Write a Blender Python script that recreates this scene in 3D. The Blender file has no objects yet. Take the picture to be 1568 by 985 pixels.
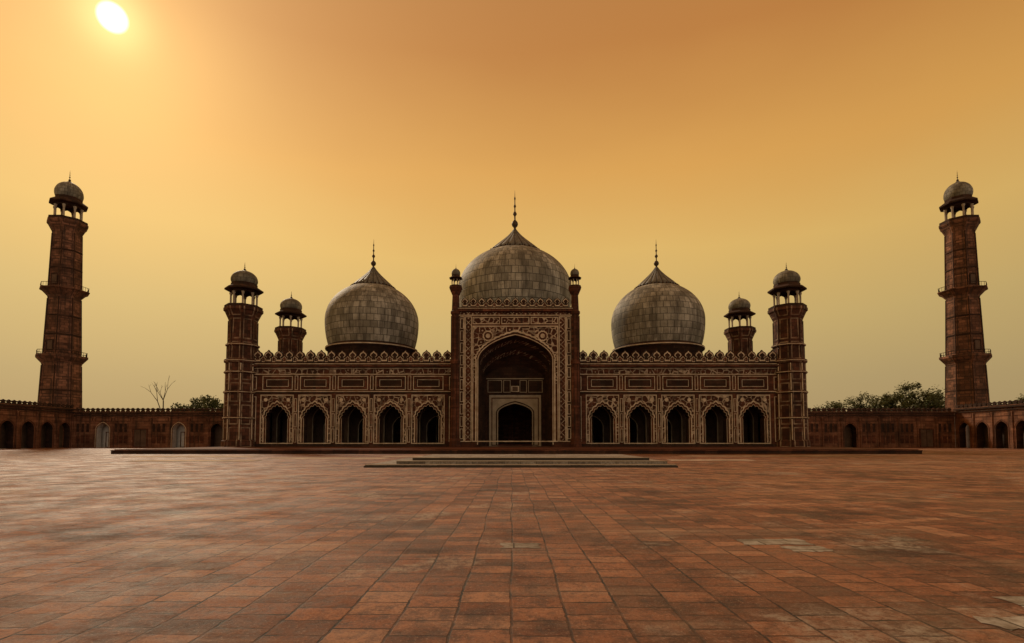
import bpy, math, random
from mathutils import Vector
random.seed(7)
R = math.radians
sc = bpy.context.scene
COL = sc.collection

# ------------------------------------------------------------------ nodes
class NT:
    def __init__(s, nt): s.nt = nt
    def n(s, t, **kw):
        nd = s.nt.nodes.new(t)
        for k, v in kw.items(): setattr(nd, k, v)
        return nd
    def l(s, a, b): s.nt.links.new(a, b)
    def put(s, sock, v):
        if isinstance(v, bpy.types.NodeSocket): s.l(v, sock)
        elif v is not None: sock.default_value = v
    def math(s, op, a, b=None, clamp=False):
        m = s.n('ShaderNodeMath', operation=op, use_clamp=clamp)
        s.put(m.inputs[0], a)
        if b is not None: s.put(m.inputs[1], b)
        return m.outputs[0]
    def mix(s, f, a, b, mode='MIX'):
        m = s.n('ShaderNodeMix', data_type='RGBA', blend_type=mode)
        s.put(m.inputs[0], f)
        s.put(m.inputs[6], c4(a)); s.put(m.inputs[7], c4(b))
        return m.outputs[2]
    def ramp(s, f, stops, interp='LINEAR'):
        r = s.n('ShaderNodeValToRGB'); r.color_ramp.interpolation = interp
        e = r.color_ramp.elements
        while len(e) < len(stops): e.new(0.5)
        for i, (p, c) in enumerate(stops):
            e[i].position = p; e[i].color = c4(c if not isinstance(c, (int, float)) else (c, c, c))
        s.put(r.inputs[0], f); return r.outputs[0]
    def noise(s, vec, scale, det=4, rough=.55):
        n = s.n('ShaderNodeTexNoise'); s.put(n.inputs['Vector'], vec)
        n.inputs['Scale'].default_value = scale; n.inputs['Detail'].default_value = det
        n.inputs['Roughness'].default_value = rough
        return n.outputs['Fac']
    def mapping(s, vec, scale=(1, 1, 1), rot=(0, 0, 0), loc=(0, 0, 0)):
        m = s.n('ShaderNodeMapping'); s.put(m.inputs[0], vec)
        m.inputs['Scale'].default_value = scale; m.inputs['Rotation'].default_value = rot
        m.inputs['Location'].default_value = loc
        return m.outputs[0]
def c4(c):
    if isinstance(c, bpy.types.NodeSocket): return c
    return tuple(c) + (1,) if len(c) == 3 else tuple(c)
def newmat(name, rough=.8, spec=.25):
    m = bpy.data.materials.new(name); m.use_nodes = True
    t = NT(m.node_tree); b = m.node_tree.nodes['Principled BSDF']
    b.inputs['Roughness'].default_value = rough
    b.inputs['Specular IOR Level'].default_value = spec
    return m, t, b
def bump(t, b, h, strength, dist):
    bp = t.n('ShaderNodeBump'); bp.inputs['Strength'].default_value = strength
    bp.inputs['Distance'].default_value = dist
    t.l(h, bp.inputs['Height']); t.l(bp.outputs[0], b.inputs['Normal'])
def brick(t, vec, bw, rh, mortar, off=.5, scale=1):
    br = t.n('ShaderNodeTexBrick'); br.offset = off
    t.put(br.inputs['Vector'], vec)
    br.inputs['Scale'].default_value = scale
    br.inputs['Color1'].default_value = (0, 0, 0, 1); br.inputs['Color2'].default_value = (1, 1, 1, 1)
    br.inputs['Mortar'].default_value = (.5, .5, .5, 1)
    br.inputs['Mortar Size'].default_value = mortar; br.inputs['Mortar Smooth'].default_value = .3
    br.inputs['Brick Width'].default_value = bw; br.inputs['Row Height'].default_value = rh
    return br.outputs['Color'], br.outputs['Fac']

def wallvec(t):
    tc = t.n('ShaderNodeTexCoord'); sp = t.n('ShaderNodeSeparateXYZ'); t.l(tc.outputs['Object'], sp.inputs[0])
    cb = t.n('ShaderNodeCombineXYZ')
    t.l(t.math('ADD', sp.outputs[0], sp.outputs[1]), cb.inputs[0]); t.l(sp.outputs[2], cb.inputs[1])
    return tc.outputs['Object'], cb.outputs[0], sp

def sandstone(name, lo, mid, hi, bw=1.3, rh=.42, inlay=None, inl_col=(.62, .50, .37)):
    m, t, b = newmat(name, .85)
    obj, wv, sp = wallvec(t)
    col, fac = brick(t, wv, bw, rh, .018)
    n1 = t.noise(obj, .35, 5); n2 = t.noise(obj, 3.5, 6, .65)
    strk = t.noise(t.mapping(obj, (1.6, 1.6, .12)), 1.2, 4)
    v = t.math('ADD', t.math('MULTIPLY', col, .45), t.math('MULTIPLY', n2, .55))
    c = t.ramp(v, [(.15, lo), (.5, mid), (.85, hi)])
    c = t.mix(t.ramp(n1, [(.38, .8), (.62, 0)]), c, t.mix(1, c, (.42, .42, .42), 'MULTIPLY'))
    if inlay:
        if inlay == 'flor':
            S = 1.25
            vo = t.n('ShaderNodeTexVoronoi', feature='DISTANCE_TO_EDGE'); t.l(wv, vo.inputs['Vector'])
            vo.inputs['Scale'].default_value = S; vo.inputs['Randomness'].default_value = .7
            mk = t.ramp(vo.outputs[0], [(.045, 1), (.08, 0)])
            v2 = t.n('ShaderNodeTexVoronoi', feature='F1'); t.l(wv, v2.inputs['Vector'])
            v2.inputs['Scale'].default_value = S; v2.inputs['Randomness'].default_value = .7
            mk = t.math('MAXIMUM', mk, t.ramp(v2.outputs[0], [(.14, 1), (.18, 0)]))
        else:
            k = 2.5
            a = t.math('ABSOLUTE', t.math('SINE', t.math('MULTIPLY', t.math('ADD', t.math('ADD', sp.outputs[0], sp.outputs[1]), sp.outputs[2]), k)))
            d = t.math('ABSOLUTE', t.math('SINE', t.math('MULTIPLY', t.math('SUBTRACT', t.math('ADD', sp.outputs[0], sp.outputs[1]), sp.outputs[2]), k)))
            mk = t.ramp(t.math('MINIMUM', a, d), [(.12, 1), (.2, 0)])
            mk = t.math('MAXIMUM', mk, t.ramp(t.math('MULTIPLY', a, d), [(.90, 0), (.95, 1)]))
        wear = t.ramp(t.noise(obj, 1.1, 4), [(.36, .15), (.6, 1)])
        c = t.mix(t.math('MULTIPLY', mk, wear), c, inl_col)
    c = t.mix(t.ramp(strk, [(.50, 0), (.70, .8)]), c, (.03, .022, .016))
    c = t.mix(t.math('MULTIPLY', fac, .7), c, (.025, .017, .012))
    t.l(c, b.inputs['Base Color'])
    h = t.math('SUBTRACT', n2, fac)
    bump(t, b, h, .6, .06)
    return m

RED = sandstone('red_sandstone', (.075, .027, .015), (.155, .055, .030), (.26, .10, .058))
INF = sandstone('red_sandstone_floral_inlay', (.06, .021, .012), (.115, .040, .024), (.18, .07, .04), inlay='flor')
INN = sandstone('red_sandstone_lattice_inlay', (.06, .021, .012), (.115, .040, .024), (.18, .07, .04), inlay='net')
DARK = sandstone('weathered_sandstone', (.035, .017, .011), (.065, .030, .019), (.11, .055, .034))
WALLR = sandstone('wall_sandstone', (.15, .062, .036), (.27, .12, .068), (.38, .185, .11), 1.6, .5)

def plain(name, c1, c2, scale=2, rough=.7, metal=0):
    m, t, b = newmat(name, rough)
    tc = t.n('ShaderNodeTexCoord')
    n = t.noise(tc.outputs['Object'], scale, 6, .65)
    t.l(t.ramp(n, [(.3, c1), (.7, c2)]), b.inputs['Base Color'])
    b.inputs['Metallic'].default_value = metal
    bump(t, b, n, .3, .03)
    return m
CREAM = plain('aged_marble_trim', (.36, .27, .18), (.82, .70, .54), 1.0)
DOORM = plain('stained_marble_surround', (.30, .24, .17), (.52, .43, .31), .9)
PALE = plain('marble_columns', (.28, .23, .18), (.5, .43, .34), 1.5)
LIMED = plain('limewashed_plaster', (.5, .48, .45), (.7, .68, .65), 1.5)
INSIDE = plain('dark_interior_plaster', (.07, .045, .03), (.16, .10, .07), .8)  # dark brown plaster, mottled by noise, for inner walls, doors and niche backs
BRASS = plain('finial_metal', (.06, .045, .03), (.12, .085, .05), 3, .55, .4)
BARK = plain('bark', (.05, .035, .025), (.10, .07, .05), 4)
EARTH = plain('dry_earth', (.16, .12, .08), (.24, .18, .12), .05, .95)

def uvvec(t, ku, kv):
    tc = t.n('ShaderNodeTexCoord'); sp = t.n('ShaderNodeSeparateXYZ'); t.l(tc.outputs['UV'], sp.inputs[0])
    cb = t.n('ShaderNodeCombineXYZ')
    t.l(t.math('MULTIPLY', sp.outputs[0], ku), cb.inputs[0]); t.l(t.math('MULTIPLY', sp.outputs[1], kv), cb.inputs[1])
    return tc, sp, cb.outputs[0]

def dome_mat(name, nu, kv, lo, mid, hi):
    m, t, b = newmat(name, .65)
    tc, sp, v = uvvec(t, nu, kv)
    col, fac = brick(t, v, 1, 1, .05)
    obj = tc.outputs['Object']
    n1 = t.noise(obj, .28, 5, .6); n2 = t.noise(obj, 2.2, 8, .72)
    strk = t.noise(t.mapping(obj, (1.3, 1.3, .13)), 1.0, 6, .65)
    f = t.math('ADD', t.math('MULTIPLY', col, .6), t.math('MULTIPLY', n2, .5))
    c = t.ramp(f, [(.15, lo), (.5, mid), (.95, hi)])
    c = t.mix(t.ramp(n1, [(.42, .9), (.56, 0)]), c, t.mix(1, c, (.58, .56, .52), 'MULTIPLY'))
    c = t.mix(t.ramp(strk, [(.45, 0), (.64, .8)]), c, (.10, .092, .075))
    c = t.mix(t.ramp(n2, [(.56, 0), (.66, .6)]), c, (.10, .09, .07))
    c = t.mix(t.math('MULTIPLY', fac, .8), c, (.05, .047, .04))
    t.l(c, b.inputs['Base Color'])
    bump(t, b, t.math('SUBTRACT', n2, fac), .6, .08)
    return m
DOME = dome_mat('weathered_marble_dome', 44, 1.0, (.22, .215, .175), (.40, .39, .335), (.58, .56, .49))
DOMEC = dome_mat('weathered_marble_great_dome', 56, .85, (.24, .235, .19), (.42, .41, .35), (.60, .58, .50))
DOMES = dome_mat('small_dome_stone', 16, 1.6, (.15, .145, .12), (.27, .26, .22), (.40, .385, .33))
def lotus_mat():
    m, t, b = newmat('lotus_cap_stone', .6)
    tc, sp, v = uvvec(t, 1, 1)
    s = t.math('ABSOLUTE', t.math('SINE', t.math('MULTIPLY', sp.outputs[0], math.pi * 24)))
    n = t.noise(tc.outputs['Object'], 2, 5)
    c = t.mix(t.ramp(s, [(.1, 1), (.5, 0)]), t.ramp(n, [(.3, (.10, .095, .08)), (.7, (.22, .21, .18))]), (.035, .03, .025))
    t.l(c, b.inputs['Base Color']); bump(t, b, s, .8, .15)
    return m
LOTUS = lotus_mat()
def tower_mat(name, mid, lines=True, facets=8):
    m, t, b = newmat(name, .85)
    tc, sp, v = uvvec(t, facets, 1)
    obj = tc.outputs['Object']
    col, fac = brick(t, t.mapping(v, (1, 1, 1)), .5, .5, .02)
    n2 = t.noise(obj, 2.5, 7, .7); n1 = t.noise(obj, .3, 4)
    f = t.math('ADD', t.math('MULTIPLY', col, .5), t.math('MULTIPLY', n2, .5))
    lo = tuple(x * .4 for x in mid); hi = tuple(x * 1.75 for x in mid)
    c = t.ramp(f, [(.15, lo), (.5, mid), (.85, hi)])
    c = t.mix(t.ramp(n1, [(.42, .8), (.6, 0)]), c, t.mix(1, c, (.5, .48, .46), 'MULTIPLY'))
    c = t.mix(t.math('MULTIPLY', fac, .7), c, (.03, .02, .015))
    u = t.math('FRACT', t.math('MULTIPLY', sp.outputs[0], facets))
    du = t.math('ABSOLUTE', t.math('SUBTRACT', u, .5))
    fv = t.math('FRACT', t.math('MULTIPLY', sp.outputs[1], 1 / 3.4))
    dv = t.math('ABSOLUTE', t.math('SUBTRACT', fv, .5))
    w = .035 if lines else .03
    e1 = t.ramp(t.math('ABSOLUTE', t.math('SUBTRACT', du, .34)), [(w, 1), (w + .02, 0)])
    e1 = t.math('MULTIPLY', e1, t.math('LESS_THAN', dv, .43))
    e2 = t.math('MULTIPLY', t.ramp(t.math('ABSOLUTE', t.math('SUBTRACT', dv, .42)), [(.018, 1), (.03, 0)]), t.math('LESS_THAN', du, .37))
    mk = t.math('MAXIMUM', e1, e2)
    if lines:
        wear = t.ramp(t.noise(obj, .9, 4), [(.38, .1), (.65, .75)])
        c = t.mix(t.math('MULTIPLY', mk, wear), c, (.48, .37, .26))
    else:
        c = t.mix(t.math('MULTIPLY', mk, .7), c, (.05, .032, .025))
    strk = t.noise(t.mapping(obj, (1.5, 1.5, .1)), 1.0, 5, .6)
    c = t.mix(t.ramp(strk, [(.52, 0), (.72, .75)]), c, (.03, .024, .018))
    t.l(c, b.inputs['Base Color'])
    bump(t, b, t.math('SUBTRACT', t.math('SUBTRACT', n2, fac), mk) if not lines else t.math('SUBTRACT', n2, fac), .6, .08)
    return m
TOWER = tower_mat('inlaid_tower_sandstone', (.115, .046, .028))
MINM = tower_mat('minaret_sandstone', (.23, .11, .07), lines=False)

# ------------------------------------------------------------------ mesh builder
class MB:
    def __init__(s, name, mats=None):
        s.name = name; s.mats = []; s.v = []; s.f = []; s.mi = []; s.uv = []; s.sm = []; s.xf = None
    def midx(s, m):
        if m not in s.mats: s.mats.append(m)
        return s.mats.index(m)
    def poly(s, pts, m, uvs=None, smooth=False):
        i = len(s.v)
        for p in pts:
            s.v.append(s.xf(p) if s.xf else p)
        s.f.append(list(range(i, i + len(pts))))
        s.mi.append(s.midx(m)); s.uv.append(uvs or [(0, 0)] * len(pts)); s.sm.append(smooth)
    def box(s, x0, x1, y0, y1, z0, z1, m):
        p = [(x0, y0, z0), (x1, y0, z0), (x1, y1, z0), (x0, y1, z0), (x0, y0, z1), (x1, y0, z1), (x1, y1, z1), (x0, y1, z1)]
        for q in ((0, 1, 5, 4), (1, 2, 6, 5), (2, 3, 7, 6), (3, 0, 4, 7), (4, 5, 6, 7), (3, 2, 1, 0)):
            s.poly([p[k] for k in q], m)
    def lathe(s, prof, cx, cy, seg, m, smooth=True, rot=0, scale_u=1):
        L = [0]
        for i in range(1, len(prof)):
            L.append(L[-1] + math.hypot(prof[i][0] - prof[i - 1][0], prof[i][1] - prof[i - 1][1]))
        base = len(s.v)
        for (r, z) in prof:
            for k in range(seg):
                a = rot + 2 * math.pi * k / seg
                p = (cx + r * math.cos(a), cy + r * math.sin(a), z)
                s.v.append(s.xf(p) if s.xf else p)
        mi = s.midx(m)
        for i in range(len(prof) - 1):
            for k in range(seg):
                k2 = (k + 1) % seg
                s.f.append([base + i * seg + k, base + i * seg + k2, base + (i + 1) * seg + k2, base + (i + 1) * seg + k])
                s.mi.append(mi); s.sm.append(smooth)
                u0 = k / seg; u1 = (k + 1) / seg
                s.uv.append([(u0, L[i]), (u1, L[i]), (u1, L[i + 1]), (u0, L[i + 1])])
    def build(s, parent=None):
        me = bpy.data.meshes.new(s.name); me.from_pydata(s.v, [], s.f)
        for m in s.mats: me.materials.append(m)
        me.polygons.foreach_set('material_index', s.mi)
        me.polygons.foreach_set('use_smooth', s.sm)
        ul = me.uv_layers.new(name='UVMap')
        flat = []
        for u in s.uv:
            for a in u: flat += [a[0], a[1]]
        ul.data.foreach_set('uv', flat)
        me.update()
        o = bpy.data.objects.new(s.name, me); COL.objects.link(o)
        if parent: o.parent = parent
        return o
def empty(name):
    e = bpy.data.objects.new(name, None); COL.objects.link(e); return e

def arch_pts(cx, hw, zs, za, n=24, cusp=0, nc=9):
    out = []
    for i in range(n + 1):
        th = math.pi * (1 - i / n); u = math.cos(th)
        z = .70 * math.sin(th) + .30 * (1 - abs(u))
        r = 1
        if cusp: r = 1 - cusp + cusp * abs(math.sin(nc * th)) 
        out.append((cx + hw * u * r, zs + (za - zs) * z * r))
    return out
def arch_panel(mb, x0, x1, z0, z1, cx, hw, zs, za, y, depth, m, ms=None, cusp=0, n=24, nc=9, edge=0):
    a = arch_pts(cx, hw, zs, za, n, cusp, nc)
    xs = [cx + hw * math.cos(math.pi * (1 - i / n)) for i in range(n + 1)]
    if cx - hw > x0: mb.poly([(x0, y, z0), (cx - hw, y, z0), (cx - hw, y, z1), (x0, y, z1)], m)
    if cx + hw < x1: mb.poly([(cx + hw, y, z0), (x1, y, z0), (x1, y, z1), (cx + hw, y, z1)], m)
    for s_ in (0, n):
        if abs(a[s_][0] - xs[s_]) > 1e-4:
            mb.poly([(a[s_][0], y, z0), (xs[s_], y, z0), (xs[s_], y, zs), (a[s_][0], y, a[s_][1])], m)
    for i in range(n):
        mb.poly([(a[i][0], y, a[i][1]), (a[i + 1][0], y, a[i + 1][1]), (xs[i + 1], y, z1), (xs[i], y, z1)], m)
    path = [(a[0][0], z0)] + a + [(a[-1][0], z0)]
    if depth:
        for i in range(len(path) - 1):
            p, q = path[i], path[i + 1]
            mb.poly([(p[0], y, p[1]), (q[0], y, q[1]), (q[0], y + depth, q[1]), (p[0], y + depth, p[1])], ms or m)
    if edge:
        mb.box(x0, x1, y + .002, y + edge, z1 - .02, z1 - .001, m)
def arch_ribbon(mb, cx, hw, zs, za, z0, w, y, m, th=.06, cusp=0, n=24, nc=9):
    a = arch_pts(cx, hw, zs, za, n, cusp, nc); b = arch_pts(cx, hw + w, zs, za + w * 1.15, n, cusp, nc)
    A = [(a[0][0], z0)] + a + [(a[-1][0], z0)]; B = [(b[0][0], z0)] + b + [(b[-1][0], z0)]
    for i in range(len(A) - 1):
        mb.poly([(A[i][0], y, A[i][1]), (A[i + 1][0], y, A[i + 1][1]), (B[i + 1][0], y, B[i + 1][1]), (B[i][0], y, B[i][1])], m)
        for P in (A, B):
            mb.poly([(P[i][0], y, P[i][1]), (P[i + 1][0], y, P[i + 1][1]), (P[i + 1][0], y + th, P[i + 1][1]), (P[i][0], y + th, P[i][1])], m)
def frame(mb, x0, x1, z0, z1, w, y, m, th=.06):
    mb.box(x0, x1, y, y + th, z1 - w, z1, m); mb.box(x0, x1, y, y + th, z0, z0 + w, m)
    mb.box(x0, x0 + w, y, y + th, z0 + w, z1 - w, m); mb.box(x1 - w, x1, y, y + th, z0 + w, z1 - w, m)

MER = [(.5, 0), (.5, .55), (.30, .68), (.36, .85), (.60, 1.05), (.62, 1.3), (.46, 1.6), (.16, 1.8), (0, 2.05)]
def merlon(mb, x, y, z, s, h, m, mt, th=.4, trim=True):
    def outl(k, dz=0):
        pr = [(x + a * s * k, z + dz + b * h * (k if dz else 1)) for a, b in MER]
        pl = [(x - a * s * k, z + dz + b * h * (k if dz else 1)) for a, b in MER[:-1]][::-1]
        return pr + pl
    o = outl(1)
    mb.poly([(a, y, b) for a, b in o], m)
    mb.poly([(a, y + th, b) for a, b in o][::-1], m)
    for i in range(len(o)):
        p, q = o[i], o[(i + 1) % len(o)]
        mb.poly([(p[0], y, p[1]), (q[0], y, q[1]), (q[0], y + th, q[1]), (p[0], y + th, p[1])], m)
    if trim:
        o1 = outl(.80, .22 * h); o2 = outl(.58, .44 * h)
        mb.poly([(a, y - .02, b) for a, b in o1], mt)
        mb.poly([(a, y - .04, b) for a, b in o2], m)

def dome_prof(Rr, zc, rlow, hlow, htop, n=18, tip=0):
    ph = math.acos(min(1, rlow / Rr)); p = []
    for i in range(6):
        a = -ph * (1 - i / 6); p.append((Rr * math.cos(a), zc + hlow * math.sin(a) / math.sin(ph)))
    for i in range(n + 1):
        a = math.pi / 2 * i / n; z = zc + htop * math.sin(a)
        p.append((max(Rr * math.cos(a), .02), z))
    return p
def finial(mb, cx, cy, z0, z1, s, m):
    H = z1 - z0
    p = [(.5 * s, z0 - .1), (.28 * s, z0 + .04 * H), (.2 * s, z0 + .08 * H), (.5 * s, z0 + .12 * H), (.62 * s, z0 + .17 * H), (.5 * s, z0 + .22 * H), (.15 * s, z0 + .27 * H),
         (.14 * s, z0 + .36 * H), (.36 * s, z0 + .40 * H), (.36 * s, z0 + .43 * H), (.12 * s, z0 + .48 * H), (.11 * s, z0 + .56 * H), (.26 * s, z0 + .6 * H), (.1 * s, z0 + .65 * H), (.09 * s, z0 + .75 * H), (.17 * s, z0 + .79 * H), (.06 * s, z0 + .84 * H), (.01, z1)]
    mb.lathe(p, cx, cy, 12, m)

def kiosk(mb, cx, cy, z0, rp, rb, zeave, re, ztop, zfin, mcol, mst, mdome, rot=R(22.5), ncol=8):
    H = zeave - z0
    mb.lathe([(rp, z0), (rp, z0 + .13 * H), (rp - .12, z0 + .13 * H), (rp - .12, z0)], cx, cy, 8, mst, False, rot)
    cr = rb * .08
    for k in range(ncol):
        a = rot + 2 * math.pi * k / ncol; x = cx + rb * math.cos(a); y = cy + rb * math.sin(a)
        mb.lathe([(cr * 1.5, z0), (cr * 1.5, z0 + .12 * H), (cr, z0 + .14 * H), (cr, z0 + .66 * H), (cr * 1.6, z0 + .74 * H), (cr * 1.6, z0 + .8 * H)], x, y, 8, mcol)
        a2 = rot + 2 * math.pi * (k + 1) / ncol; x2 = cx + rb * math.cos(a2); y2 = cy + rb * math.sin(a2)
        n = 10; zs = z0 + .64 * H; za = z0 + .84 * H; zt = zeave
        for i in range(n):
            f0, f1 = i / n, (i + 1) / n
            def zz(f):
                th = math.pi * (1 - f); u = abs(2 * f - 1)
                return zs + (za - zs) * (.7 * math.sqrt(max(0, 1 - u * u)) + .3 * (1 - u))
            for off in (0, .1 * rb):
                ox = off * math.cos((a + a2) / 2); oy = off * math.sin((a + a2) / 2)
                P = lambda f, z: (x + (x2 - x) * f - ox, y + (y2 - y) * f - oy, z)
                mb.poly([P(f0, zz(f0)), P(f1, zz(f1)), P(f1, zt), P(f0, zt)], mst)
    mb.lathe([(rb * .9, zeave - .03 * H), (re, zeave - .06 * H), (re, zeave + .01 * H), (rb * 1.1, zeave + .16 * H), (rb * 1.04, zeave + .18 * H), (rb * 1.04, zeave + .30 * H), (rb * .96, zeave + .32 * H)], cx, cy, 8, mst, False, rot)
    mb.lathe([(rb * .9, zeave - .03 * H), (.02, zeave - .02 * H)], cx, cy, 8, mst, False, rot)
    zb = zeave + .30 * H; hh = ztop - zb
    pr = dome_prof(rb * 1.06, zb + .28 * hh, rb * .95, .28 * hh, .70 * hh, 12)
    mb.lathe(pr, cx, cy, 24, mdome)
    mb.lathe([(rb * .42, ztop - .10 * hh), (rb * .2, ztop), (rb * .07, ztop + .08 * hh)], cx, cy, 16, LOTUS)
    finial(mb, cx, cy, ztop, zfin, rb * .17, BRASS)

ALL = None

# ------------------------------------------------------------------ PRAYER HALL
hall = empty('mosque_prayer_hall')
Y = 76.0; ZB = .5; ZT = 12.6; BK = 94.0
w = MB('arcade_facade', ALL)
bays = [12.7 + 5.5 * i for i in range(5)]
for sg in (-1, 1):
    for c in bays:
        cx = sg * c
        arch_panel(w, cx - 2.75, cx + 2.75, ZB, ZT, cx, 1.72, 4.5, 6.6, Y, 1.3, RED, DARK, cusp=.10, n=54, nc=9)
        arch_panel(w, cx - 2.3, cx + 2.3, ZB + .6, 7.9, cx, 2.05, 4.6, 7.1, Y - .05, .045, INF, CREAM, n=54, cusp=.07, nc=9)
        arch_ribbon(w, cx, 2.0, 4.6, 7.02, ZB + .6, .17, Y - .09, CREAM, cusp=.07, n=54, nc=9)
        arch_ribbon(w, cx, 1.74, 4.5, 6.62, ZB + .1, .06, Y - .04, CREAM, .035, cusp=.10, n=54, nc=9)
        frame(w, cx - 2.42, cx + 2.42, ZB + .4, 8.05, .13, Y - .12, CREAM, .115)
        for s2 in (-1, 1):
            rx, rz = cx + s2 * 1.65, 7.3
            w.poly([(rx + .28 * math.cos(a * math.pi / 5), Y - .1, rz + .28 * math.sin(a * math.pi / 5)) for a in range(10)], CREAM)
        w.box(cx - 1.7, cx + 1.7, Y - .03, Y - .001, 9.15, 10.35, DARK)
        frame(w, cx - 1.95, cx + 1.95, 8.95, 10.55, .2, Y - .16, RED, .155)
        frame(w, cx - 1.62, cx + 1.62, 9.22, 10.28, .07, Y - .06, CREAM, .025)
        frame(w, cx - 2.2, cx + 2.2, 8.75, 10.8, .10, Y - .05, CREAM, .045)
        px = cx + 2.75
        if abs(px) > 10.5 and abs(px) < 37:
            w.box(px - .27, px + .27, Y - .2, Y - .002, ZB + .36, 8.18, RED)
            for zz in (1.1, 3.3, 5.5):
                frame(w, px - .21, px + .21, zz, zz + 2.0, .08, Y - .24, CREAM, .039)
            frame(w, px - .24, px + .24, 8.75, 10.85, .08, Y - .05, CREAM, .045)
    for a, b in ((8.6, 9.95), (37.45, 39.6)):
        x0, x1 = sorted((sg * a, sg * b))
        w.box(x0, x1, Y, Y + 1.3, ZB, ZT, RED)
        frame(w, x0 + .3, x1 - .3, 1.2, 7.8, .1, Y - .05, CREAM, .045)
        frame(w, x0 + .3, x1 - .3, 8.8, 10.7, .1, Y - .05, CREAM, .045)
    x0, x1 = sorted((sg * 9.1, sg * 38.4))
    w.box(x0, x1, Y - .10, Y - .002, 8.2, 8.45, DARK)
    w.box(x0, x1, Y - .14, Y - .003, 8.46, 8.57, CREAM)
    w.box(x0, x1, Y - .13, Y - .003, 10.98, 11.09, CREAM)
    w.box(x0, x1, Y - .06, Y - .004, 11.11, 11.85, INF)
    w.box(x0, x1, Y - .13, Y - .003, 11.87, 11.97, CREAM)
    w.box(x0, x1, Y - .60, Y + 1.2, 12.1, 12.35, RED)
    w.box(x0, x1, Y - .30, Y + 1.0, 12.352, 12.75, DARK)
    w.box(x0, x1, Y - .32, Y - .301, 12.5, 12.6, CREAM)
    w.box(x0, x1, Y - .25, Y - .002, ZB, ZB + .35, DARK)
    n = 19
    for i in range(n):
        x = sg * (9.9 + (37.6 - 9.9) * i / (n - 1))
        merlon(w, x, Y - .22, 12.74, 1.02, .92, DARK, CREAM)
        if i < n - 1:
            xm = x + sg * (37.6 - 9.9) / (n - 1) / 2
            merlon(w, xm, Y - .12, 12.74, .55, .52, RED, CREAM, .25, True)
    xs0 = sg * 40.6
    w.box(min(xs0, xs0 - sg * .8), max(xs0, xs0 - sg * .8), Y + 1.4, BK - .01, ZB, ZT - .45, RED)
    w.box(min(xs0, xs0 - sg * .5) , max(xs0, xs0 - sg * .5), Y + 1.4, BK - .01, ZT - .449, ZT + .3, DARK)
w.build(hall)
sw = MB('side_parapet', ALL)
for sg in (-1, 1):
    sw.xf = (lambda sg: lambda p: (sg * 40.2 + p[1], p[0], p[2]))(sg)
    for i in range(10): merlon(sw, Y + 3 + i * 1.55, 0, ZT + .3, 1.0, .9, DARK, CREAM)
sw.xf = None
sw.build(hall)

inn = MB('interior_and_roof', ALL)
for sg in (-1, 1):
    x0, x1 = sorted((sg * 8.45, sg * 39.7))
    inn.box(x0, x1, Y + 1.31, BK, ZT - .4, ZT, DARK)
    for c in bays:
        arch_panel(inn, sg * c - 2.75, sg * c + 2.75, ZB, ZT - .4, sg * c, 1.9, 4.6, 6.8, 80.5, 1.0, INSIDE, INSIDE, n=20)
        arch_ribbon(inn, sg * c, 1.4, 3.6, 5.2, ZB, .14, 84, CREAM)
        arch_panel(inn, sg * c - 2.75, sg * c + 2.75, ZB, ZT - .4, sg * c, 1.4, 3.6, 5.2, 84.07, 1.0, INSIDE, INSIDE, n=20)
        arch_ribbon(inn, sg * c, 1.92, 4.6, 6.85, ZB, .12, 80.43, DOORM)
        inn.box(sg * c - 1.2, sg * c + 1.2, BK - .9, BK - .5, ZB, 5.2, INSIDE)
        frame(inn, sg * c - 1.3, sg * c + 1.3, ZB, 5.4, .15, BK - 1.0, CREAM, .05)
inn.box(-8.44, 8.44, 79.9, BK, ZT - .4, ZT - .01, DARK)
inn.box(-41, 41, BK - .49, BK + .6, ZB, ZT + .3, RED)
inn.box(-41, 41, Y + .02, BK - .5, ZB - .1, ZB + .02, INSIDE)
inn.box(-8.39, -7.8, Y + .6, BK - .6, ZT + .01, 18.6, RED)
inn.box(7.8, 8.39, Y + .6, BK - .6, ZT + .01, 18.6, RED)
inn.box(-7.79, 7.79, BK - 1.5, BK - .61, ZT + .01, 18.6, RED)
inn.box(-8.3, 8.3, Y + .1, BK - .7, 18.61, 19.0, DARK)
inn.build(hall)

PY = 74.0; PT = 20.0; HW = 5.25; ZS = 12.9; ZA = 16.4
p = MB('entrance_portal', ALL)
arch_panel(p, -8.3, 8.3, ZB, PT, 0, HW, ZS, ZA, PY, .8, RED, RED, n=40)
for sg in (-1, 1):
    x = sg * 8.3
    p.box(min(x, x - sg * .6), max(x, x - sg * .6), PY + .01, Y + .59, ZB, PT - .01, RED)
    for (a, b, mm) in ((7.95, 7.3, DARK), (7.15, 6.25, INN)):
        q0, q1 = sorted((sg * a, sg * b))
        p.box(q0, q1, PY - .06, PY - .002, ZB + .8, 19.0, mm)
        frame(p, q0 - .05, q1 + .05, ZB + .7, 19.1, .12, PY - .11, CREAM, .105)
    for zz in [1.6 + 1.75 * i for i in range(10)]:
        frame(p, min(sg * 7.85, sg * 7.4), max(sg * 7.85, sg * 7.4), zz, zz + 1.45, .07, PY - .09, CREAM, .028)
p.box(-8.25, 8.25, PY + .81, Y + .5, PT - .6, PT - .02, DARK)
p.box(-8.25, 8.25, Y + .4, Y + .59, 16.8, PT - .61, RED)
arch_panel(p, -6.0, 6.0, 9.4, 17.6, 0, 5.6, ZS, 16.85, PY - .06, .055, INF, CREAM, n=40)
arch_ribbon(p, 0, HW + .03, ZS, ZA + .04, ZB + .3, .12, PY - .05, CREAM, .045, n=40)
arch_ribbon(p, 0, 5.62, ZS, 16.9, ZB + .7, .2, PY - .12, CREAM, .1, n=160, cusp=.022, nc=22)
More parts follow.
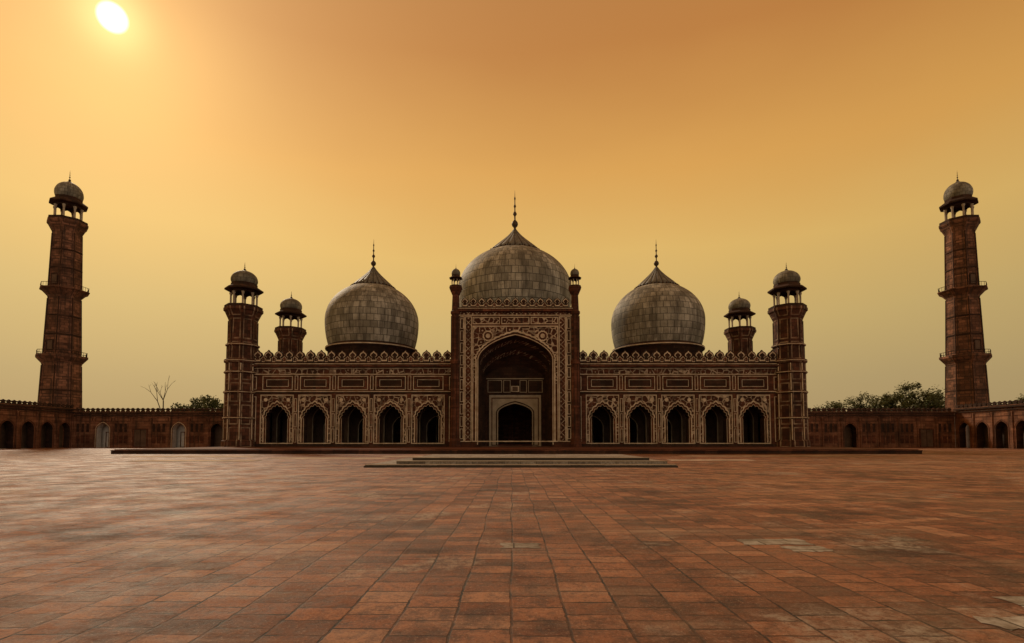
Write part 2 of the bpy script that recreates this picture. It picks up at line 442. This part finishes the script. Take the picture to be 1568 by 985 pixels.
frame(p, -6.12, 6.12, ZB + .7, 17.75, .14, PY - .14, CREAM, .13)
for sg in (-1, 1):
    rx, rz = sg * 3.9, 16.3
    for rr, yy, mm in ((.72, .09, CREAM), (.55, .11, RED), (.3, .13, CREAM)):
        p.poly([(rx + rr * (1 + .12 * (k % 2)) * math.cos(k * math.pi / 12), PY - yy, rz + rr * (1 + .12 * (k % 2)) * math.sin(k * math.pi / 12)) for k in range(24)], mm)
for x0, x1 in ((-6.1, -2.2), (-2.0, 2.0), (2.2, 6.1)):
    p.box(x0 + .05, x1 - .05, PY - .05, PY - .002, 18.05, 18.95, INF); frame(p, x0, x1, 17.98, 19.02, .11, PY - .11, CREAM, .1)
p.box(-8.3, 8.3, PY - .16, PY - .003, 19.2, 19.32, CREAM)
p.box(-8.2, 8.2, PY - .05, PY - .003, 19.34, 19.75, INN)
p.box(-8.3, 8.3, PY - .4, PY + .5, 19.8, 20.05, RED)
p.box(-8.2, 8.2, PY - .25, PY + .4, 20.052, 20.4, DARK)
p.box(-8.2, 8.2, PY - .27, PY - .251, 20.2, 20.28, CREAM)
for i in range(13):
    x = -7.2 + 14.4 * i / 12
    merlon(p, x, PY - .2, 20.39, .82, .72, DARK, CREAM)
    if i < 12: merlon(p, x + .6, PY - .1, 20.39, .45, .4, RED, CREAM, .25)
rings = []
K = 7
for k in range(K + 1):
    f = k / K; y = PY + .8 + 4.9 * f
    g = math.sqrt(max(0, 1 - (f * .93) ** 2)); hw = HW * (.86 + .14 * (1 - f))
    zs = ZS - 2.0 * f; za = zs + (ZA - ZS) * (.35 + .65 * g)
    a = arch_pts(0, hw, zs, za, 40)
    rings.append([(q[0], y, q[1]) for q in [(a[0][0], ZB)] + a + [(a[-1][0], ZB)]])
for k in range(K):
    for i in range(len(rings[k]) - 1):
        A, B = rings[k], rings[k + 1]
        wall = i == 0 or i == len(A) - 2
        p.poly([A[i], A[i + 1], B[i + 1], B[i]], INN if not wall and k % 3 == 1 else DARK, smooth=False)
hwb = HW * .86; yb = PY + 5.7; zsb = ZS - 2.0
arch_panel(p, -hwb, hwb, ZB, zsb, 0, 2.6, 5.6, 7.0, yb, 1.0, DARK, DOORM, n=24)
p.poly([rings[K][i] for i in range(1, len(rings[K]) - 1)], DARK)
arch_panel(p, -3.85, 3.85, ZB, 8.1, 0, 2.6, 5.6, 7.0, yb - .25, .24, DOORM, DOORM, n=24)
p.box(-3.85, 3.85, yb - .249, yb - .01, 8.101, 8.3, PALE)
for sg in (-1, 1):
    p.box(min(sg * 3.851, sg * 3.95), max(sg * 3.851, sg * 3.95), yb - .3, yb - .01, ZB, 8.3, PALE)
frame(p, -3.6, 3.6, ZB + .1, 7.9, .14, yb - .3, RED, .045)
arch_ribbon(p, 0, 2.75, 5.6, 7.2, ZB + .1, .16, yb - .31, DARK, .05)
for x0, x1 in ((-4.2, -2.0), (-1.8, -.7), (.7, 1.8), (2.0, 4.2)):
    frame(p, x0, x1, 8.7, 10.6, .09, yb - .06, DOORM, .05)
p.box(-.6, .6, yb - .08, yb - .002, 8.8, 9.7, CREAM)
p.box(-.42, .42, yb - .1, yb - .081, 8.9, 9.6, INSIDE)
p.box(-hwb + .1, hwb - .1, yb - .1, yb - .003, 10.75, 10.9, DOORM)
p.build(hall)

ps = MB('portal_turrets', ALL)
for sg in (-1, 1):
    cx = sg * 8.55; cy = PY + .15
    pr = [(.85, ZB), (.85, 1.6), (.7, 1.7), (.66, 6.0), (.76, 6.1), (.76, 6.3), (.65, 6.4), (.63, 12.2), (.74, 12.3), (.74, 12.7), (.62, 12.8), (.6, 19.3), (.75, 19.5), (.75, 19.8),
          (.58, 20.0), (.5, 22.2), (.58, 22.3), (.9, 23.0), (.98, 23.25), (.95, 23.4), (.02, 23.4)]
    ps.lathe(pr, cx, cy, 8, RED, False, R(22.5))
    for k in range(8):
        a = R(22.5) + k * math.pi / 4
        ps.lathe([(.05, 1.7), (.05, 19.2)], cx + .66 * math.cos(a), cy + .66 * math.sin(a), 5, DARK)
    kiosk(ps, cx, cy, 23.4, .9, .6, 24.7, .98, 26.1, 26.8, PALE, DARK, DOMES)
ps.build(hall)

def hall_tower(name, cx, cy):
    t = MB(name, ALL)
    pr = [(2.55, ZB - .3), (2.5, 1.3), (2.25, 1.5), (2.2, 4.4), (2.35, 4.5), (2.35, 4.75), (2.2, 4.85), (2.18, 8.1), (2.36, 8.2), (2.36, 8.5), (2.17, 8.6), (2.15, 11.0), (2.35, 11.1), (2.35, 11.4), (2.15, 11.5), (2.14, 12.5),
          (2.4, 12.7), (2.4, 13.1), (2.10, 13.3), (2.05, 15.0), (2.25, 15.1), (2.25, 15.4), (2.0, 15.5), (1.92, 18.8), (2.0, 19.1), (2.45, 20.1), (2.65, 20.3), (2.65, 20.7), (.02, 20.72)]
    t.lathe(pr, cx, cy, 8, TOWER, False, R(22.5))
    for k in range(8):
        a = R(22.5) + k * math.pi / 4
        for r, z0, z1 in ((2.2, 1.5, 8.1), (2.14, 8.6, 12.5), (2.05, 13.3, 15.0), (1.96, 15.5, 18.8)):
            t.lathe([(.08, z0), (.08, z1)], cx + r * math.cos(a), cy + r * math.sin(a), 6, CREAM if z0 < 13 else DARK)
    for z in (4.62, 8.35, 11.25, 12.9, 15.25):
        t.lathe([(2.42 if z < 15 else 2.3, z - .05), (2.45 if z < 15 else 2.33, z), (2.42 if z < 15 else 2.3, z + .05)], cx, cy, 8, CREAM, False, R(22.5))
    kiosk(t, cx, cy, 20.71, 2.55, 1.72, 23.6, 2.6, 26.5, 27.8, PALE, DARK, DOMES)
    t.build(hall)
hall_tower('front_corner_tower', -40.1, Y + .3); hall_tower('front_corner_tower', 40.2, Y + .3)
hall_tower('rear_corner_tower', -39.6, 91.5); hall_tower('rear_corner_tower', 39.8, 91.5)

def big_dome(name, cx, cy, Rr, zc, rlow, zlow, ztop, rl, zcone, zf, mat, zdrum, seg=96):
    d = MB(name, ALL)
    d.lathe([(rlow + .1, zdrum), (rlow + .1, zlow - .7), (rlow + .45, zlow - .6), (rlow + .45, zlow - .25), (rlow, zlow - .1), (rlow, zlow)], cx, cy, seg, DARK)
    d.lathe([(rlow + .46, zlow - .5), (rlow + .5, zlow - .42), (rlow + .46, zlow - .34)], cx, cy, seg, CREAM)
    pr = dome_prof(Rr, zc, rlow, zc - zlow, ztop - zc, 30)
    d.lathe(pr, cx, cy, seg, mat)
    zr = zc + (ztop - zc) * math.sqrt(1 - (rl / Rr) ** 2)
    H = zcone - zr
    hem = [(rl * .98, zr - .12), (rl * 1.07, zr - .1), (rl * 1.07, zr + .08), (rl * .86, zr + .22 * H), (rl * .66, zr + .40 * H), (rl * .46, zr + .58 * H), (rl * .28, zr + .76 * H), (rl * .14, zr + .93 * H), (rl * .08, zr + 1.02 * H)]
    d.lathe(hem, cx, cy, seg, LOTUS)
    for k in range(36):
        a = 2 * math.pi * k / 36
        rr = rl * 1.06
        d.lathe([(.02, zr - .42), (.14, zr - .25), (.2, zr - .08), (.12, zr + .1), (.02, zr + .16)], cx + rr * math.cos(a), cy + rr * math.sin(a), 6, DARK)
    finial(d, cx, cy, zcone - .1, zf, rl * .21, BRASS)
    d.build(hall)
big_dome('great_dome', 0, 85.2, 9.4, 25.6, 8.6, 21.5, 33.0, 4.2, 36.2, 43.1, DOMEC, 19.0, 112)
big_dome('side_dome', -23.1, 84, 7.35, 20.4, 6.75, 16.3, 26.75, 3.3, 29.5, 34.3, DOME, 12.6)
big_dome('side_dome', 23.1, 84, 7.35, 20.4, 6.75, 16.3, 26.75, 3.3, 29.5, 34.3, DOME, 12.6)

# ------------------------------------------------------------------ MINARETS
def minaret(cx, cy):
    e = empty('minaret'); t = MB('minaret_shaft', ALL)
    S = .80
    pr = [(4.7, -.1), (4.65, 5), (4.5, 7), (4.0, 16.2), (4.15, 16.6), (5.1, 17.5), (5.3, 17.7), (5.3, 18.1), (5.0, 18.1), (3.95, 18.12), (3.85, 18.5),
          (3.4, 29.6), (3.5, 30.0), (4.5, 30.9), (5.1, 31.2), (5.1, 31.35), (4.7, 31.35), (3.45, 31.37), (3.4, 31.8), (3.05, 42.8), (3.2, 43.2), (3.95, 44.4), (4.25, 44.7), (4.25, 45.1), (.02, 45.12)]
    pr = [(r * S if r > .1 else r, z) for r, z in pr]
    t.lathe(pr, cx, cy, 8, MINM, False, R(22.5))
    for z0, r0, z1, r1 in ((1, 4.65 * S, 16.2, 4.0 * S), (18.5, 3.85 * S, 29.6, 3.4 * S), (31.8, 3.4 * S, 42.8, 3.05 * S)):
        for k in range(8):
            a = R(22.5) + k * math.pi / 4
            b0 = (cx + r0 * math.cos(a), cy + r0 * math.sin(a)); b1 = (cx + r1 * math.cos(a), cy + r1 * math.sin(a))
            for i in range(5):
                a0, a1 = i * 2 * math.pi / 5, (i + 1) * 2 * math.pi / 5
                q = .11
                t.poly([(b0[0] + q * math.cos(a0), b0[1] + q * math.sin(a0), z0), (b0[0] + q * math.cos(a1), b0[1] + q * math.sin(a1), z0),
                        (b1[0] + q * math.cos(a1), b1[1] + q * math.sin(a1), z1), (b1[0] + q * math.cos(a0), b1[1] + q * math.sin(a0), z1)], DARK)
        for j in (1, 2):
            f = j / 3; z = z0 + (z1 - z0) * f; r = r0 + (r1 - r0) * f
            t.lathe([(r - .05, z - .2), (r + .12, z - .1), (r + .12, z + .1), (r - .05, z + .2)], cx, cy, 8, DARK, False, R(22.5))
    for z in (18.9, 32.0):
        rr = (3.85 if z < 20 else 3.4) * S * math.cos(math.pi / 8)
        t.box(cx - .5, cx + .5, cy - rr - .06, cy - rr + .5, z, z + 1.9, INSIDE)
        frame(t, cx - .65, cx + .65, z, z + 2.1, .14, cy - rr - .12, DARK, .3)
    for z, r in ((31.35, 4.9 * S), (18.1, 5.1 * S)):
        t.lathe([(r, z + .75), (r + .06, z + .8), (r, z + .85), (r - .06, z + .8), (r, z + .75)], cx, cy, 8, DARK, False, R(22.5))
        for k in range(40):
            a = 2 * math.pi * k / 40; rr = r * math.cos(math.pi / 8) / math.cos(((a - R(22.5)) % (math.pi / 4)) - math.pi / 8)
            t.lathe([(.04, z), (.04, z + .8)], cx + rr * math.cos(a), cy + rr * math.sin(a), 4, DARK)
    kiosk(t, cx, cy, 45.11, 4.1 * S, 2.75 * S, 49.0, 4.0 * S, 53.6, 56.1, PALE, DARK, DOMES)
    t.build(e)
minaret(-90.2, 103.5); minaret(89.9, 103.5)

# ------------------------------------------------------------------ COURT WALLS
def court_wall(length, spacing, z1, origin, dirx, features, hw=1.15, za=4.6, zs=3.4):
    t = MB('courtyard_wall', ALL)
    ox, oy, dx, dy, nx, ny = origin[0], origin[1], dirx[0], dirx[1], dirx[2], dirx[3]
    t.xf = lambda q: (ox + dx * q[0] + nx * q[1], oy + dy * q[0] + ny * q[1], q[2])
    n = int(round(length / spacing))
    for i in range(n):
        x0, x1 = i * spacing, (i + 1) * spacing; cx = (x0 + x1) / 2
        kind = features(i)
        if kind == 'flat':
            t.poly([(x0, 0, 0), (x1, 0, 0), (x1, 0, z1), (x0, 0, z1)], WALLR)
            for k in range(3):
                a = x0 + .4 + k * (spacing - .8) / 3; b = a + (spacing - .8) / 3 - .25
                t.box(a, b, -.06, -.002, 2.9, 4.6, DARK); frame(t, a - .05, b + .05, 2.85, 4.65, .1, -.12, WALLR, .11)
                t.box(a, b, -.04, -.002, .8, 2.3, RED)
        elif kind == 'door':
            t.poly([(x0, 0, 0), (x1, 0, 0), (x1, 0, z1), (x0, 0, z1)], WALLR)
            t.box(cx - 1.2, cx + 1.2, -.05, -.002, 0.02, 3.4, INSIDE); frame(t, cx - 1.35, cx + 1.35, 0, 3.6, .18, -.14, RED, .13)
            t.box(cx - .04, cx + .04, -.08, -.051, .02, 3.4, DARK)
        else:
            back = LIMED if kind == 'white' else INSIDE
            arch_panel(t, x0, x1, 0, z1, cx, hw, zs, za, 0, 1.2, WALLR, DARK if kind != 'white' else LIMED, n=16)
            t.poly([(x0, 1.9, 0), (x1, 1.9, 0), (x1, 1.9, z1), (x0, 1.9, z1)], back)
            if kind == 'white':
                frame(t, cx - .8, cx + .8, 0, 3.0, .12, 1.8, RED, .09); t.box(cx - .05, cx + .05, 1.8, 1.88, 0, 3, RED)
            arch_ribbon(t, cx, hw + .15, zs, za + .15, 0, .1, -.05, CREAM if kind == 'white' else RED, .045, n=16)
        t.box(x0 - .0 + .05, x0 + .3, -.14, -.004, 0, z1 - 1.0, WALLR)
        frame(t, x0 + .4, x1 - .15, z1 - 1.75, z1 - .95, .1, -.06, RED, .055)
    L = n * spacing
    t.box(0, L, -.18, -.003, z1 - .75, z1 - .55, DARK)
    t.box(0, L, -.35, 2.2, z1 - .3, z1, DARK)
    t.poly([(0, 2.2, 0), (L, 2.2, 0), (L, 2.2, z1), (0, 2.2, z1)], WALLR)
    t.box(0, L, -.1, 0.3, z1 + .001, z1 + .12, WALLR)
    m = int(L / .95)
    for i in range(m): merlon(t, .5 + i * .95, -.05, z1 + .11, .68, .36, DARK, CREAM, .25, False)
    t.build()
kl = lambda i: {1: 'white', 3: 'door', 5: 'white', 7: 'arch', 9: 'door'}.get(i, 'flat')
kr = lambda i: {0: 'arch', 2: 'door', 6: 'arch', 10: 'door'}.get(i, 'flat')
court_wall(43.2, 3.6, 6.7, (-83.4, 99), (1, 0, 0, 1), kl)
court_wall(43.2, 3.6, 6.7, (83.4 - 43.2, 99), (1, 0, 0, 1), kr)
court_wall(159.1, 3.7, 7.3, (-83.6, 99), (0, -1, -1, 0), lambda i: 'arch', 1.15, 4.7, 3.5)
court_wall(159.1, 3.7, 7.3, (83.6, 99), (0, -1, 1, 0), lambda i: 'arch', 1.15, 4.7, 3.5)

# ------------------------------------------------------------------ GROUND
def pave_mat():
    m, t, b = newmat('courtyard_paving', .75, .38)
    tc = t.n('ShaderNodeTexCoord'); obj = tc.outputs['Object']
    def wob(vec, sc_, amp, det=3):
        w_ = t.n('ShaderNodeTexNoise'); w_.inputs['Scale'].default_value = sc_; w_.inputs['Detail'].default_value = det; t.l(obj, w_.inputs['Vector'])
        sb = t.n('ShaderNodeVectorMath', operation='SUBTRACT'); t.l(w_.outputs['Color'], sb.inputs[0]); sb.inputs[1].default_value = (.5, .5, .5)
        vm = t.n('ShaderNodeVectorMath', operation='SCALE'); t.l(sb.outputs[0], vm.inputs[0]); vm.inputs['Scale'].default_value = amp
        va = t.n('ShaderNodeVectorMath', operation='ADD'); t.put(va.inputs[0], vec); t.l(vm.outputs[0], va.inputs[1])
        return va.outputs[0]
    vv = wob(wob(obj, .35, .16, 1), 11, .034, 6)
    v = t.mapping(vv, (1, 1, 1), (0, 0, math.pi / 2))
    col, fac = brick(t, v, .34, .48, .013, .43)
    colb, facb = brick(t, t.mapping(vv, (1, 1, 1), (0, 0, 0), (.3, .2, 0)), 1.92, 1.02, .0, .37)
    n1 = t.noise(obj, .16, 5, .6); n2 = t.noise(obj, 7, 12, .8); n3 = t.noise(obj, .8, 6, .62); n4 = t.noise(obj, 32, 6, .8)
    n5 = t.noise(t.mapping(obj, (1, 1, 1), (0, 0, 0), (37, 11, 0)), .42, 8, .72)
    st = t.noise(t.mapping(obj, (.10, .9, 1)), 1.0, 8, .72)
    f = t.math('ADD', t.math('MULTIPLY', col, .54), t.math('ADD', t.math('MULTIPLY', n3, .26), t.math('MULTIPLY', colb, .20)))
    c = t.ramp(f, [(.10, (.065, .022, .012)), (.32, (.16, .054, .024)), (.54, (.28, .098, .042)), (.72, (.38, .15, .07)), (.90, (.50, .26, .15))])
    c = t.mix(t.ramp(n2, [(.40, .95), (.54, 0)]), c, t.mix(1, c, (.34, .29, .27), 'MULTIPLY'))
    c = t.mix(t.ramp(n1, [(.42, 0), (.62, .55)]), c, t.mix(.5, c, (.52, .28, .16)))
    c = t.mix(t.ramp(st, [(.54, 0), (.68, .6)]), c, (.46, .30, .20))
    c = t.mix(t.ramp(t.noise(obj, .5, 8, .74), [(.40, .85), (.50, 0)]), c, t.mix(1, c, (.34, .28, .26), 'MULTIPLY'))
    scuff = t.math('MULTIPLY', t.ramp(n5, [(.55, 0), (.64, 1)]), t.ramp(n2, [(.44, .05), (.56, .85)]))
    c = t.mix(scuff, c, (.42, .36, .29))
    c = t.mix(t.ramp(n4, [(.56, 0), (.66, .7)]), c, (.52, .36, .25))
    c = t.mix(t.ramp(n4, [(.36, .8), (.44, 0)]), c, (.04, .02, .014))
    jw = t.ramp(t.noise(obj, 2.5, 4), [(.38, 1), (.62, .35)])
    c = t.mix(t.math('MULTIPLY', fac, jw), c, (.025, .014, .01))
    t.l(c, b.inputs['Base Color'])
    t.l(t.ramp(t.math('ADD', t.math('MULTIPLY', n3, .5), t.math('MULTIPLY', n2, .5)), [(.38, .42), (.6, .85)]), b.inputs['Roughness'])
    h = t.math('ADD', t.math('MULTIPLY', col, .5), t.math('ADD', t.math('MULTIPLY', n2, 1.2), t.math('MULTIPLY', fac, -1.6)))
    bump(t, b, h, 1.0, .045)
    return m
PAVE = pave_mat()
def sheet(name, x0, x1, y0, y1, z, m):
    g = MB(name, [m]); g.poly([(x0, y0, z), (x1, y0, z), (x1, y1, z), (x0, y1, z)], m); return g.build()
sheet('ground', -4000, 4000, -4000, 4000, -.06, EARTH)
sheet('courtyard_pavement', -84.2, 84.2, -62, 99.9, 0, PAVE)
def slab_mat(name, k):
    m, t, b = newmat(name, .6)
    obj = t.n('ShaderNodeTexCoord').outputs['Object']
    n = t.noise(obj, 2.2, 7, .7); col, fac = brick(t, obj, .9, .6, .015)
    q = lambda c: tuple(x * k for x in c)
    c = t.ramp(t.math('ADD', t.math('MULTIPLY', n, .7), t.math('MULTIPLY', col, .3)), [(.25, q((.14, .12, .10))), (.5, q((.30, .27, .24))), (.75, q((.48, .45, .41)))])
    c = t.mix(t.ramp(t.noise(obj, 7, 8, .75), [(.42, .8), (.56, 0)]), c, t.mix(1, c, (.5, .42, .36), 'MULTIPLY'))
    c = t.mix(fac, c, (.06, .05, .04))
    t.l(c, b.inputs['Base Color']); bump(t, b, n, .5, .03); return m
SLAB = slab_mat('worn_marble', .95); SLAB2 = slab_mat('worn_grey_paving', .95)
pl = MB('prayer_hall_plinth', [SLAB, DARK, PAVE, RED])
pl.box(-42.6, 42.6, 55, 96, -.02, .33, DARK)
pl.box(-42.5, 42.5, 55.35, 95.9, .331, ZB - .02, RED)
pl.box(-42.62, 42.62, 54.9, 55.34, .331, .40, RED)
pl.build()
pp = MB('marble_fountain_platform', [SLAB, CREAM, DARK, SLAB2])
pp.box(-8.4, 8.4, 28.3, 40.0, -.02, .13, SLAB)
pp.box(-8.45, 8.45, 28.2, 28.29, -.02, .10, SLAB2)
pp.box(-7.0, 8.3, 29.6, 39.6, .131, .27, SLAB)
pp.box(-6.4, 7.7, 31.2, 39.2, .271, .41, SLAB)
for x0, x1, y, z in ((-8.4, 8.4, 28.3, .135), (-7, 8.3, 29.6, .275), (-6.4, 7.7, 31.2, .415)):
    pp.box(x0, x1, y - .03, y + .22, z, z + .03, DOORM)
pp.build()
rs = MB('grey_paving_slabs', [SLAB2, SLAB])
rq = random.Random(4)
for i, (x, y, a, b2) in enumerate(((2.85, 7.55, 1.0, .42), (3.3, 7.08, .56, .36), (-.62, 7.3, .55, .38), (4.1, 4.6, .9, .45), (3.4, 4.2, .55, .3))):
    pts = []
    for k in range(20):
        s_ = k / 20 * 4; e_ = int(s_); f_ = s_ - e_
        u, v = [(f_, 0), (1, f_), (1 - f_, 1), (0, 1 - f_)][e_]
        pts.append((x + a * u + rq.uniform(-.04, .04), y + b2 * v + rq.uniform(-.03, .03), .005))
    rs.poly(pts, SLAB2)
rs.build()
JUTE = plain('bleached_jute', (.30, .22, .15), (.72, .62, .50), .5, .95)
jm = MB('prayer_mat_runners', [JUTE])
for x, y, L, wd in ((-27, 36, 8.5, 1.8), (-19.5, 41, 9, 2.0), (-34, 45, 11, 2.2), (11, 37.5, 6, 1.4), (-12.0, 46, 9, 1.8), (15, 47, 15, 1.8)):
    jm.box(x, x + L, y, y + wd, .004, .02, JUTE)
jm.build()

# ------------------------------------------------------------------ TREES
def leaf_mat():
    m, t, b = newmat('foliage', .8)
    oi = t.n('ShaderNodeTexCoord'); n = t.noise(oi.outputs['Object'], .7, 3); n2 = t.noise(oi.outputs['Object'], 3, 3)
    t.l(t.ramp(t.math('ADD', t.math('MULTIPLY', n, .6), t.math('MULTIPLY', n2, .4)), [(.35, (.045, .055, .02)), (.6, (.10, .115, .04)), (.75, (.16, .17, .07))]), b.inputs['Base Color'])
    return m
LEAF = leaf_mat()
def limb(mb, a, b, r0, r1, m, seg=6):
    a = Vector(a); b = Vector(b); d = (b - a).normalized()
    u = d.orthogonal().normalized(); v = d.cross(u)
    for k in range(seg):
        t0, t1 = 2 * math.pi * k / seg, 2 * math.pi * (k + 1) / seg
        f = lambda c, r, t: tuple(c + (u * math.cos(t) + v * math.sin(t)) * r)
        mb.poly([f(a, r0, t0), f(a, r0, t1), f(b, r1, t1), f(b, r1, t0)], m, smooth=True)
def tree(x, y, h, wd, n, seed, base=.35):
    rnd = random.Random(seed)
    t = MB('broadleaf_tree', [BARK, LEAF])
    top = (x, y, h * .5)
    limb(t, (x, y, -.1), top, .45, .28, BARK, 8)
    cl = []
    for i in range(n):
        a = rnd.uniform(0, 2 * math.pi); rr = wd / 2 * math.sqrt(rnd.random()) * .88
        f = rr / (wd / 2)
        z = h * (base + (1 - base) * rnd.uniform(.15, .95) * math.sqrt(max(.05, 1 - f * f * .75)))
        c = (x + rr * math.cos(a), y + rr * math.sin(a) * .8, z)
        cl.append((c, rnd.uniform(.8, 1.6)))
        if i % 3 == 0: limb(t, (x, y, h * rnd.uniform(.25, .5)), c, .16, .04, BARK, 5)
    for c, r in cl:
        for j in range(120):
            v = Vector((rnd.gauss(0, 1), rnd.gauss(0, 1), rnd.gauss(0, .8))).normalized() * r * rnd.uniform(.35, 1.08)
            q = Vector(c) + v; s = rnd.uniform(.12, .3)
            u = Vector((rnd.gauss(0, 1), rnd.gauss(0, 1), rnd.gauss(0, 1))).normalized(); w2 = u.orthogonal().normalized()
            t.poly([tuple(q + u * s), tuple(q + w2 * s * .6), tuple(q - u * s), tuple(q - w2 * s * .6)], LEAF)
    t.build()
tree(89, 117, 14.6, 14, 90, 1); tree(81, 119, 12.6, 10, 60, 2); tree(96, 121, 13, 9, 46, 3); tree(72, 118, 10.2, 9, 36, 6)
tree(-69, 116, 11.2, 9, 46, 4); tree(-75, 118, 9.4, 6, 26, 5); tree(116, 117, 11.5, 9, 40, 8); tree(64, 117, 9.3, 9, 32, 9); tree(-60, 118, 9.8, 7, 26, 10)
bt = MB('bare_tree', [BARK]); rb = random.Random(12)
def grow(p_, d, L, r, dep):
    q = p_ + d * L; limb(bt, p_, q, r, r * .65, BARK, 5)
    if dep == 0: return
    for k in range(3 if dep > 3 else 2):
        nd = (d + Vector((rb.uniform(-.6, .6), rb.uniform(-.5, .5), rb.uniform(-.1, .4)))).normalized()
        grow(q, nd, L * rb.uniform(.5, .72), r * .58, dep - 1)
grow(Vector((-75.5, 113, -.1)), Vector((-.08, 0, 1)).normalized(), 6.6, .22, 4)
bt.build()

# ------------------------------------------------------------------ SKY, SUN
sd = Vector((-.796, 1, .84)).normalized()
elev = math.asin(sd.z); az = math.atan2(sd.x, sd.y)
W = bpy.data.worlds.new('World'); sc.world = W; W.use_nodes = True
nt = W.node_tree; nt.nodes.clear(); t = NT(nt)
out = t.n('ShaderNodeOutputWorld'); bg = t.n('ShaderNodeBackground'); t.l(bg.outputs[0], out.inputs[0])
sky = t.n('ShaderNodeTexSky', sky_type='NISHITA'); sky.sun_disc = False; sky.sun_elevation = elev; sky.sun_rotation = az
sky.dust_density = 6; sky.air_density = 2
tc = t.n('ShaderNodeTexCoord'); sp = t.n('ShaderNodeSeparateXYZ'); t.l(tc.outputs['Generated'], sp.inputs[0])
hz = t.noise(t.mapping(tc.outputs['Generated'], (1, 1, 2.5)), 1.6, 4, .5)
zz_ = t.math('ADD', sp.outputs[2], t.math('MULTIPLY', t.math('SUBTRACT', hz, .5), .10))
haze = t.ramp(zz_, [(0, (.45, .32, .155)), (.1, (.49, .355, .16)), (.22, (.60, .42, .155)), (.34, (.72, .45, .13)), (.46, (.69, .35, .08)), (.6, (.50, .205, .045)), (1, (.34, .15, .06))])
dp = t.n('ShaderNodeVectorMath', operation='DOT_PRODUCT'); t.l(tc.outputs['Generated'], dp.inputs[0]); dp.inputs[1].default_value = sd
haze = t.mix(1, haze, t.ramp(dp.outputs['Value'], [(0, .80), (.65, 1)]), 'MULTIPLY')
# paler, whiter haze added opposite the sun, out of view, to light the facade
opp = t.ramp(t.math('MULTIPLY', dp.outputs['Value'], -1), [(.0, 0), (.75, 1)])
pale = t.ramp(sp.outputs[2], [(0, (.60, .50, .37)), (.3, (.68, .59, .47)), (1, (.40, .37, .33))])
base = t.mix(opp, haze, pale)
d = t.math('MAXIMUM', dp.outputs['Value'], 0)
g1 = t.math('MULTIPLY', t.math('POWER', d, 12), .12)
g2 = t.math('MULTIPLY', t.math('POWER', d, 140), .24)
g3 = t.math('MULTIPLY', t.math('POWER', d, 1500), .42)
disc = t.math('MULTIPLY', t.ramp(t.math('MULTIPLY', t.math('SUBTRACT', 1, d), 1000), [(.03, 1), (.17, 0)]), 2.2)
def addc(a, f, c):
    vm = t.n('ShaderNodeVectorMath', operation='SCALE'); vm.inputs[0].default_value = c; t.put(vm.inputs['Scale'], f)
    va = t.n('ShaderNodeVectorMath', operation='ADD'); t.l(a, va.inputs[0]); t.l(vm.outputs[0], va.inputs[1]); return va.outputs[0]
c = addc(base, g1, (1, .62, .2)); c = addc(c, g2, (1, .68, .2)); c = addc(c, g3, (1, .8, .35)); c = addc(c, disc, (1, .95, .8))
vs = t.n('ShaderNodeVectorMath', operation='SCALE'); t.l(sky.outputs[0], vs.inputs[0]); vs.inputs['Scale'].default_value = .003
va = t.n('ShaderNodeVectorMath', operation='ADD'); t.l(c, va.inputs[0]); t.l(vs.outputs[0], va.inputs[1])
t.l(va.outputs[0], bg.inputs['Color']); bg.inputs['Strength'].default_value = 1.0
L = bpy.data.lights.new('sun', 'SUN'); L.energy = 2.0; L.angle = R(8); L.color = (1, .82, .6)
lo = bpy.data.objects.new('sun', L); COL.objects.link(lo); lo.rotation_euler = (-sd).to_track_quat('-Z', 'Y').to_euler(); lo.location = (-60, 60, 80)

# ------------------------------------------------------------------ CAMERA
cam = bpy.data.cameras.new('camera'); co = bpy.data.objects.new('camera', cam); COL.objects.link(co)
cam.sensor_width = 36; cam.lens = 36 * 800 / 1568; cam.shift_y = .0899; cam.clip_end = 10000; cam.clip_start = .1
co.location = (-.475, 0, 1.5); co.rotation_euler = (R(92.86), 0, 0)
sc.camera = co
sc.view_settings.view_transform = 'Standard'; sc.view_settings.look = 'None'; sc.view_settings.exposure = 0
